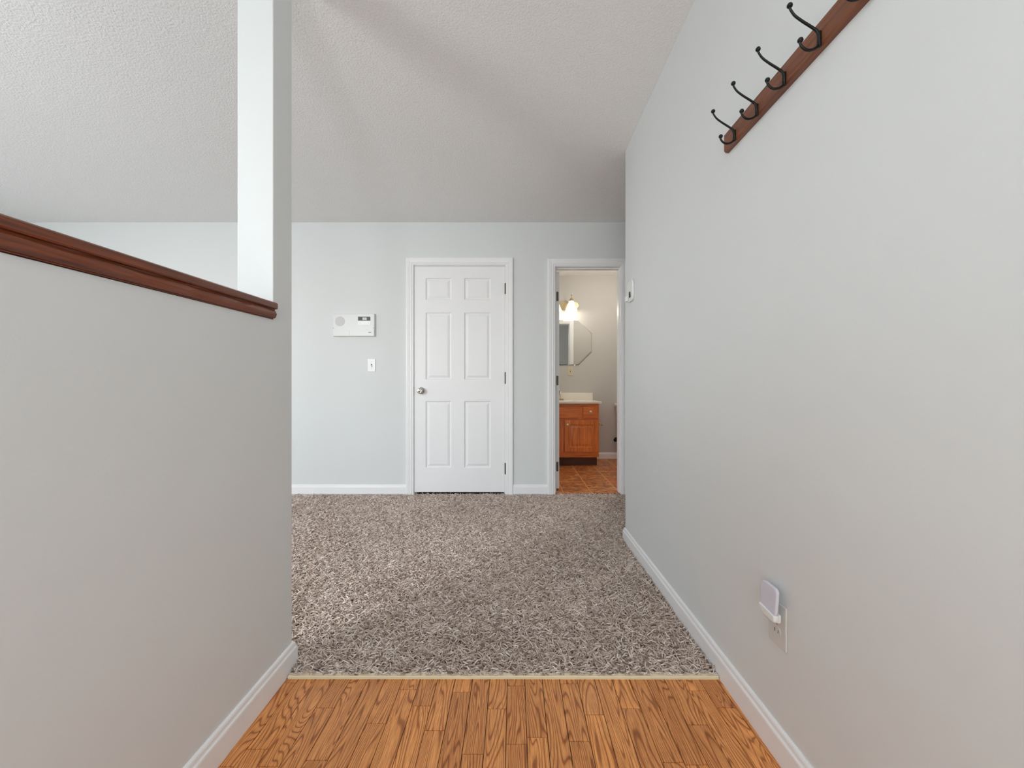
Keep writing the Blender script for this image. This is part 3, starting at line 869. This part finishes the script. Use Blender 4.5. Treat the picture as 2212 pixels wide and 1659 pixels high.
obj('lettering', bm, m_mark, fl)
a, b = q(720.5, 725.2); c, d = q(755.5, 713.8)
obj('flap', B(a, c, yf-.0016, yf+.001, b, d), m_panelplastic, al, bevel=.0008)
for xx, yy in ((720.2, 708.7), (806.5, 708.4)):
    a, b = q(xx, yy); obj('screw', lathe(bmesh.new(), [(0, 0), (.0032, 0), (.0026, .0012), (0, .0014)], (a, yf, b), (0, -1, 0), 10), m_mark, al)

def toggle_switch(cx, cz, y, label, mat, name='light_switch', toggle=True):
    sw = thing(name, (cx, y, cz-.0575), label, 'light switch' if toggle else 'outlet')
    bm = prism(bmesh.new(), rrect(cx-.035, cx+.035, cz-.0575, cz+.0575, .003, 3), 1, y-.006, y)
    obj('cover_plate', bm, mat, sw, bevel=.0022)
    if toggle:
        obj('slot', B(cx-.0055, cx+.0055, y-.0064, y-.0058, cz-.012, cz+.012), m_dark, sw)
        bm = bmesh.new()
        prism(bm, [(y-.0062, cz-.009), (y-.0062, cz+.003), (y-.019, cz-.010), (y-.019, cz-.016), (y-.015, cz-.017)], 0, cx-.0042, cx+.0042)
        obj('toggle', bm, mat, sw)
    for dz in (-.030, .030):
        obj('screw', lathe(bmesh.new(), [(0, 0), (.003, 0), (.0025, .001), (0, .0012)], (cx, y-.006, cz+dz), (0, -1, 0), 10), m_hinge, sw)
    return sw
cx, cz = px(802.7, 789, YB-.004)
toggle_switch(cx, cz, YB, 'white toggle light switch on the grey back wall, between alarm panel and closet door', m_whiteplastic)

# ------------------------------------------------------------------ bathroom
BY = 5.45
VF = 4.94                      # face of the vanity
VX0, VX1 = .06, 1.02
VT = .775
van = thing('bathroom_vanity', ((VX0+VX1)/2, 5.2, CT), 'orange-brown oak bathroom vanity cabinet seen through the doorway', 'vanity')
bm = bmesh.new()                                     # carcass: sides, back, bottom, open below the basin
for q_ in ((VX0, VX0+.016, VF+.012, BY-.001, .125, VT), (VX1-.016, VX1, VF+.012, BY-.001, .125, VT), (VX0+.016, VX1-.016, BY-.012, BY-.001, .125, VT), (VX0+.016, VX1-.016, VF+.012, BY-.012, .125, .141)): box(bm, *q_)
obj('cabinet_body', bm, m_vanity, van)
def oak_bar(x0, x1, z0, z1, m=m_vanity): return obj('frame_bar', B(x0, x1, VF, VF+.012, z0, z1), m, van)
oak_bar(VX0, VX0+.035, .125, VT); oak_bar(VX1-.03, VX1, .125, VT)
oak_bar(VX0+.035, VX1-.03, VT-.056, VT, m_vanity_h); oak_bar(VX0+.035, VX1-.03, .125, .205, m_vanity_h)
oak_bar(VX0+.035, VX1-.03, .555, .625, m_vanity_h); oak_bar(.455, .625, .205, .555)
oak_bar(.755, .845, .625, VT-.056); oak_bar(.235, .325, .625, VT-.056)
obj('toe_kick', B(VX0, VX1-.01, VF+.07, VF+.085, CT, .125), m_toe_shade, van)
RP = [(0, 0), (.004, .001), (.010, .006), (.016, .0065), (.040, .001), (.042, .0005)]
def vdoor(x0, x1, z0, z1, kx, kz):
    f = .052
    bm = panel_slab(bmesh.new(), x0, x1, z0, z1, VF-.019, .018, [(x0+f, x1-f, z0+f, z1-f)], RP)
    d = obj('cabinet_door', bm, m_vanity, van, bevel=.002)
    k = obj('knob', lathe(bmesh.new(), [(0, 0), (.006, 0), (.006, .010), (.014, .016), (.015, .022), (.010, .028), (0, .029)], (kx, VF-.019, kz), (0, -1, 0), 20), m_porcelain, d, smooth=True)
    k['label'] = 'white ceramic knob'
def vz(y): return CZ-(y-VY)*(VF-.018)/F
vdoor(.606, 1.002, vz(976), vz(907.5), .638, vz(917.5))
vdoor(.078, .474, vz(976), vz(907.5), .442, vz(917.5))
for x0, x1, nm, kn in ((.826, 1.003, 'drawer', 1), (.306, .774, 'false_front', 0), (.077, .254, 'drawer', 1)):
    bm = panel_slab(bmesh.new(), x0, x1, vz(903.5), vz(879.5), VF-.019, .018, [], RP)
    d = obj(nm, bm, m_vanity_h, van, bevel=.005, seg=3)
    if kn:
        k = obj('knob', lathe(bmesh.new(), [(0, 0), (.006, 0), (.006, .010), (.014, .016), (.015, .022), (.010, .028), (0, .029)], ((x0+x1)/2, VF-.019, vz(889.5)), (0, -1, 0), 20), m_porcelain, d, smooth=True)
        k['label'] = 'white ceramic knob'

# vanity top with basin and backsplash
vt = van
bm = bmesh.new()
X0, X1, Y0, Y1 = VX0-.03, VX1+.028, VF-.03, BY-.001
zt = VT+.024; bcx, bcy, ra, rb = .54, 5.17, .21, .15; NN = 32
out = []
for i in range(NN):
    a = 2*PI*i/NN; dx, dy = math.cos(a), math.sin(a)
    tt = min(((X1-bcx)/dx if dx > 1e-9 else 1e9), ((X0-bcx)/dx if dx < -1e-9 else 1e9), ((Y1-bcy)/dy if dy > 1e-9 else 1e9), ((Y0-bcy)/dy if dy < -1e-9 else 1e9))
    out.append((bcx+dx*tt, bcy+dy*tt))
corners = [(X1, Y1), (X0, Y1), (X0, Y0), (X1, Y0)]
for c in corners:
    j = min(range(NN), key=lambda i: (out[i][0]-c[0])**2+(out[i][1]-c[1])**2); out[j] = c
rings = [[bm.verts.new((p[0], p[1], VT)) for p in out], [bm.verts.new((p[0], p[1], zt)) for p in out]]
for s, dz in ((1, 0), (.93, -.02), (.75, -.07), (.4, -.105), (.1, -.11)):
    rings.append([bm.verts.new((bcx+ra*s*math.cos(2*PI*i/NN), bcy+rb*s*math.sin(2*PI*i/NN), zt+dz)) for i in range(NN)])
for a, b in zip(rings, rings[1:]):
    for i in range(NN): bm.faces.new((a[i], a[(i+1) % NN], b[(i+1) % NN], b[i]))
bm.faces.new(rings[-1]); 
obj('countertop', bm, m_marble, vt, bevel=.004)['label'] = 'cream marble-look top with basin'
bm = prism(bmesh.new(), [(X0, zt-.001), (1.052-.012, zt-.001), (1.040, zt+.095), (X0, zt+.095)], 1, BY-.024, BY-.001)
obj('backsplash', bm, m_marble, vt, bevel=.003)['label'] = 'cream backsplash'

# faucet
fa = thing('faucet', (.54, 5.36, zt), 'brass-coloured faucet with clear round handles on the vanity top', 'faucet')
bm = bmesh.new()
prism(bm, [(.54+.105*math.cos(2*PI*i/24)*1.0, 5.355+.026*math.sin(2*PI*i/24)) for i in range(24)], 2, zt, zt+.018)
lathe(bm, [(0, .0), (.024, .0), (.020, .05), (.016, .055), (0, .057)], (.54, 5.36, zt+.015))
tube(bm, catmull([(.54, 5.36, zt+.045), (.54, 5.33, zt+.075), (.54, 5.28, zt+.075), (.54, 5.245, zt+.055)], 5), .010, 12)
obj('spout', bm, m_brass, fa, smooth=False)
for sx_ in (-.052, .052):
    bm = lathe(bmesh.new(), [(0, 0), (.022, 0), (.019, .012), (.012, .022), (.010, .062), (.014, .066), (0, .068)], (.54+sx_, 5.355, zt+.015))
    hd = obj('handle', bm, m_brass, fa, smooth=False)
    obj('handle_ball', sphere(bmesh.new(), (.54+sx_, 5.355, zt+.103), .021), m_acrylic, hd, smooth=True)['label'] = 'clear round handle ball'

# out-of-view lamp added to brighten the bathroom, above the toilet side
bl = thing('fill_lamp', (1.2, 4.55, 2.34), 'unseen small dome lamp added on the bathroom ceiling as fill light', 'fill lamp')
obj('fill_lamp_base', lathe(bmesh.new(), [(0, 0), (.12, 0), (.12, -.018), (0, -.02)], (1.2, 4.55, 2.4525), n=28), m_trim, bl)
obj('lamp_shade', lathe(bmesh.new(), [(.108, -.02), (.10, -.05), (.06, -.078), (0, -.086)], (1.2, 4.55, 2.4525), n=28), m_shade, bl, smooth=True)
l = bpy.data.lights.new('bath_fill_bulb', 'POINT'); l.energy = 17; l.color = (1, .93, .82); l.shadow_soft_size = .1
lo = bpy.data.objects.new('bath_fill_bulb', l); COL.objects.link(lo); lo.location = (1.2, 4.55, 2.24)

# mirror
mx0, mx1 = .10, 1.030; mz0, mz1 = CZ-(789-VY)*BY/F, CZ-(691-VY)*BY/F; ch = .176
def octo(x0, x1, z0, z1, c): return [(x0+c, z0), (x1-c, z0), (x1, z0+c), (x1, z1-c), (x1-c, z1), (x0+c, z1), (x0, z1-c), (x0, z0+c)]
mi = thing('bathroom_mirror', (.565, BY, mz0), 'frameless mirror with cut corners on the wall above the bathroom vanity', 'mirror')
bm = bmesh.new()
O1 = octo(mx0, mx1, mz0, mz1, ch); O2 = octo(mx0+.012, mx1-.012, mz0+.012, mz1-.012, ch-.005)
A = [bm.verts.new((x, BY-.001, z)) for x, z in O1]; A2 = [bm.verts.new((x, BY-.003, z)) for x, z in O1]; A3 = [bm.verts.new((x, BY-.006, z)) for x, z in O2]
f = bm.faces.new(A); f.material_index = 1
for i in range(8):
    f = bm.faces.new((A[i], A[(i+1) % 8], A2[(i+1) % 8], A2[i])); f.material_index = 1
    f = bm.faces.new((A2[i], A2[(i+1) % 8], A3[(i+1) % 8], A3[i])); f.material_index = 0
bm.faces.new(A3)
obj('mirror_glass', bm, [m_mirror, m_mirror_edge], mi)
for xx in (.80, .33):
    for zz in (mz0, mz1):
        obj('mirror_clip', lathe(bmesh.new(), [(0, 0), (.011, 0), (.011, .009), (.007, .012), (0, .012)], (xx, BY-.001, zz), (0, -1, 0), 14), m_acrylic, mi)['label'] = 'small clear clip'

# vanity light
LZ = CZ-(661-VY)*BY/F
vl = thing('vanity_light', (.54, BY, LZ-.05), 'brass bathroom wall light with lit bell-shaped glass shades above the mirror', 'wall light')
bm = bmesh.new()
pl1 = rrect(.235, .855, LZ-.055, LZ+.055, .0545, 10)
for k, (sc, yy) in enumerate(((1, BY-.001), (1, BY-.010), (.96, BY-.018), (.93, BY-.018), (.90, BY-.026))):
    ring = [bm.verts.new((.545+(x-.545)*(1-(1-sc)*.25), yy, LZ+(z-LZ)*sc)) for x, z in pl1]
    if k == 0: bm.faces.new(ring)
    else:
        for i in range(len(ring)): bm.faces.new((prev[i], prev[(i+1) % len(ring)], ring[(i+1) % len(ring)], ring[i]))
    prev = ring
bm.faces.new(prev[::-1])
obj('back_plate', bm, m_brass, vl)
SY = BY-.12
shb = CZ-(671-VY)*SY/F; sht = CZ-(650-VY)*SY/F
for xx in (.335, .539, .743):
    bm = tube(bmesh.new(), catmull([(xx, BY-.02, LZ), (xx, BY-.06, LZ+.01), (xx, BY-.10, LZ+.045), (xx, SY, sht+.045)], 5), .007, 10)
    lathe(bm, [(0, 0), (.034, 0), (.030, .016), (.014, .038), (.007, .048), (.006, .072), (.009, .078), (.004, .086), (0, .087)], (xx, SY, sht-.004))
    arm = obj('lamp_arm', bm, m_brass, vl, smooth=False)
    bm = bmesh.new(); n = 28; rr = []
    for r, h in ((.026, 0), (.033, -.010), (.045, -.045), (.060, -.085), (.078, -(sht-shb)), (.074, -(sht-shb)), (.057, -.085), (.042, -.045), (.029, -.010)):
        rr.append([bm.verts.new((xx+r*math.cos(2*PI*i/n)*(1+.02*math.cos(6*2*PI*i/n)), SY+r*math.sin(2*PI*i/n)*(1+.02*math.cos(6*2*PI*i/n)), sht+h)) for i in range(n)])
    for a, b in zip(rr, rr[1:]):
        for i in range(n): bm.faces.new((a[i], a[(i+1) % n], b[(i+1) % n], b[i]))
    sh = obj('lamp_shade', bm, m_shade, vl, smooth=True); sh['label'] = 'lit white bell-shaped glass shade'
    l = bpy.data.lights.new('vanity_bulb', 'POINT'); l.energy = 1.6; l.color = (1, .90, .76); l.shadow_soft_size = .03
    lo = bpy.data.objects.new('vanity_bulb', l); COL.objects.link(lo); lo.location = (xx, SY-.03, shb-.02)

cx, cz = px(1232, 802, BY)
so = thing('wall_outlet', (cx, BY, cz-.0575), 'cream outlet on the bathroom wall between mirror and backsplash', 'outlet')
bm = prism(bmesh.new(), rrect(cx-.036, cx+.036, cz-.0575, cz+.0575, .003, 3), 1, BY-.006, BY)
obj('cover_plate', bm, m_cream, so, bevel=.002)
bm = B(cx-.017, cx+.017, BY-.0085, BY-.0055, cz-.034, cz+.034)
soc = obj('socket', bm, m_cream, so, bevel=.001)
bm = bmesh.new()
for dz in (-.018, .018): box(bm, cx-.007, cx-.004, BY-.0092, BY-.008, cz+dz-.005, cz+dz+.005); box(bm, cx+.004, cx+.007, BY-.0092, BY-.008, cz+dz-.005, cz+dz+.005)
box(bm, cx-.006, cx+.006, BY-.0095, BY-.008, cz-.006, cz+.006)
obj('slots', bm, m_dark, soc)

# paper holder arm on the vanity's side
tp = thing('paper_holder', (VX1, 5.0, .47), 'small brass toilet paper holder fixed to the right side of the vanity', 'paper holder')
pzc = CZ-(917-VY)*5.0/F
for yy in (4.985, 5.125):
    bm = lathe(bmesh.new(), [(0, 0), (.016, 0), (.012, .006), (.006, .012), (.005, .034), (.010, .038), (.013, .046), (.009, .054), (0, .056)], (VX1, yy, pzc), (1, 0, 0), 16)
    obj('post', bm, m_brass, tp, smooth=True)
obj('roller', tube(bmesh.new(), [(VX1+.045, 4.99, pzc), (VX1+.045, 5.12, pzc)], .006, 12), m_brass, tp)

# toilet, mostly hidden by the wall
tl = thing('toilet', (1.55, 5.05, CT), 'white toilet at the right edge of the bathroom doorway, only the tank edge showing', 'toilet')
def tankring(s0, s1, y0, y1, z): return [(s0, y0, z), (s1, y0, z), (s1, y1, z), (s0, y1, z)]
bm = bmesh.new()
tx0 = (1334-VX)*5.30/F; tzt = CZ-(879-VY)*5.28/F; tw = .44
rings = []
for dx, z in ((.060, .40), (.045, .47), (.022, .58), (.004, tzt-.03), (.0, tzt)):
    pts = rrect(tx0+dx, tx0+tw-dx, 5.25+dx*.4, BY-.02, .03, 4)
    rings.append([bm.verts.new((x, y, z)) for x, y in pts])
bm.faces.new(rings[0])
for a, b in zip(rings, rings[1:]):
    for i in range(len(a)): bm.faces.new((a[i], a[(i+1) % len(a)], b[(i+1) % len(a)], b[i]))
bm.faces.new(rings[-1][::-1])
obj('tank', bm, m_porcelain, tl, smooth=False, bevel=.003)
bm = prism(bmesh.new(), rrect(tx0-.014, tx0+tw+.014, 5.235, BY-.012, .03, 5), 2, tzt, tzt+.042)
obj('tank_lid', bm, m_porcelain, tl, bevel=.014, seg=4)
bm = bmesh.new(); bx, by = tx0+tw/2, 5.02; rr = []
for r, h, dy in ((.10, CT, .06), (.095, .10, .06), (.11, .20, .04), (.17, .33, .0), (.185, .40, 0), (.14, .40, 0), (.11, .30, 0), (.04, .24, 0)):
    rr.append([bm.verts.new((bx+r*math.cos(2*PI*i/28), by+dy+r*1.28*math.sin(2*PI*i/28), h)) for i in range(28)])
for a, b in zip(rr, rr[1:]):
    for i in range(28): bm.faces.new((a[i], a[(i+1) % 28], b[(i+1) % 28], b[i]))
bm.faces.new(rr[0][::-1]); bm.faces.new(rr[-1])
box(bm, bx-.10, bx+.10, 5.18, 5.40, .26, .40)
obj('bowl', bm, m_porcelain, tl, smooth=False)
bm = bmesh.new(); R1 = [(bx+.19*math.cos(2*PI*i/28), by+.245*math.sin(2*PI*i/28)) for i in range(28)]
prism(bm, R1, 2, .401, .425)
obj('seat_lid', bm, m_porcelain, tl, bevel=.006)
obj('flush_handle', tube(bmesh.new(), [(tx0+.07, 5.245, tzt-.05), (tx0+.07, 5.225, tzt-.05), (tx0+.14, 5.222, tzt-.055)], .007, 8), m_nickel, tl)

# water supply valve on the wall
vx, vz_ = px(1328, 950, BY-.05)
sv = thing('water_valve', (vx, BY, vz_-.02), 'dark metal water supply valve on the wall under the toilet tank', 'valve')
bm = lathe(bmesh.new(), [(0, 0), (.028, 0), (.024, .006), (.010, .010), (.009, .05), (0, .05)], (vx+.03, BY-.001, vz_), (0, -1, 0), 18)
tube(bm, [(vx+.05, BY-.05, vz_), (vx+.005, BY-.05, vz_)], .009, 10)
obj('valve_body', bm, m_iron, sv)
bm = lathe(bmesh.new(), [(0, 0), (.008, 0), (.022, .008), (.024, .016), (.020, .024), (0, .024)], (vx+.010, BY-.05, vz_-.002), (-.5, -1, 0), 18, 1.0)
obj('valve_handle', bm, m_iron, sv)
tube_pts = catmull([(vx+.045, BY-.05, vz_), (vx+.055, BY-.05, vz_+.04), (vx+.10, BY-.06, vz_+.05), (tx0+.14, BY-.09, .402)], 6)
obj('supply_hose', tube(bmesh.new(), tube_pts, .006, 10), m_hinge, sv, smooth=True)
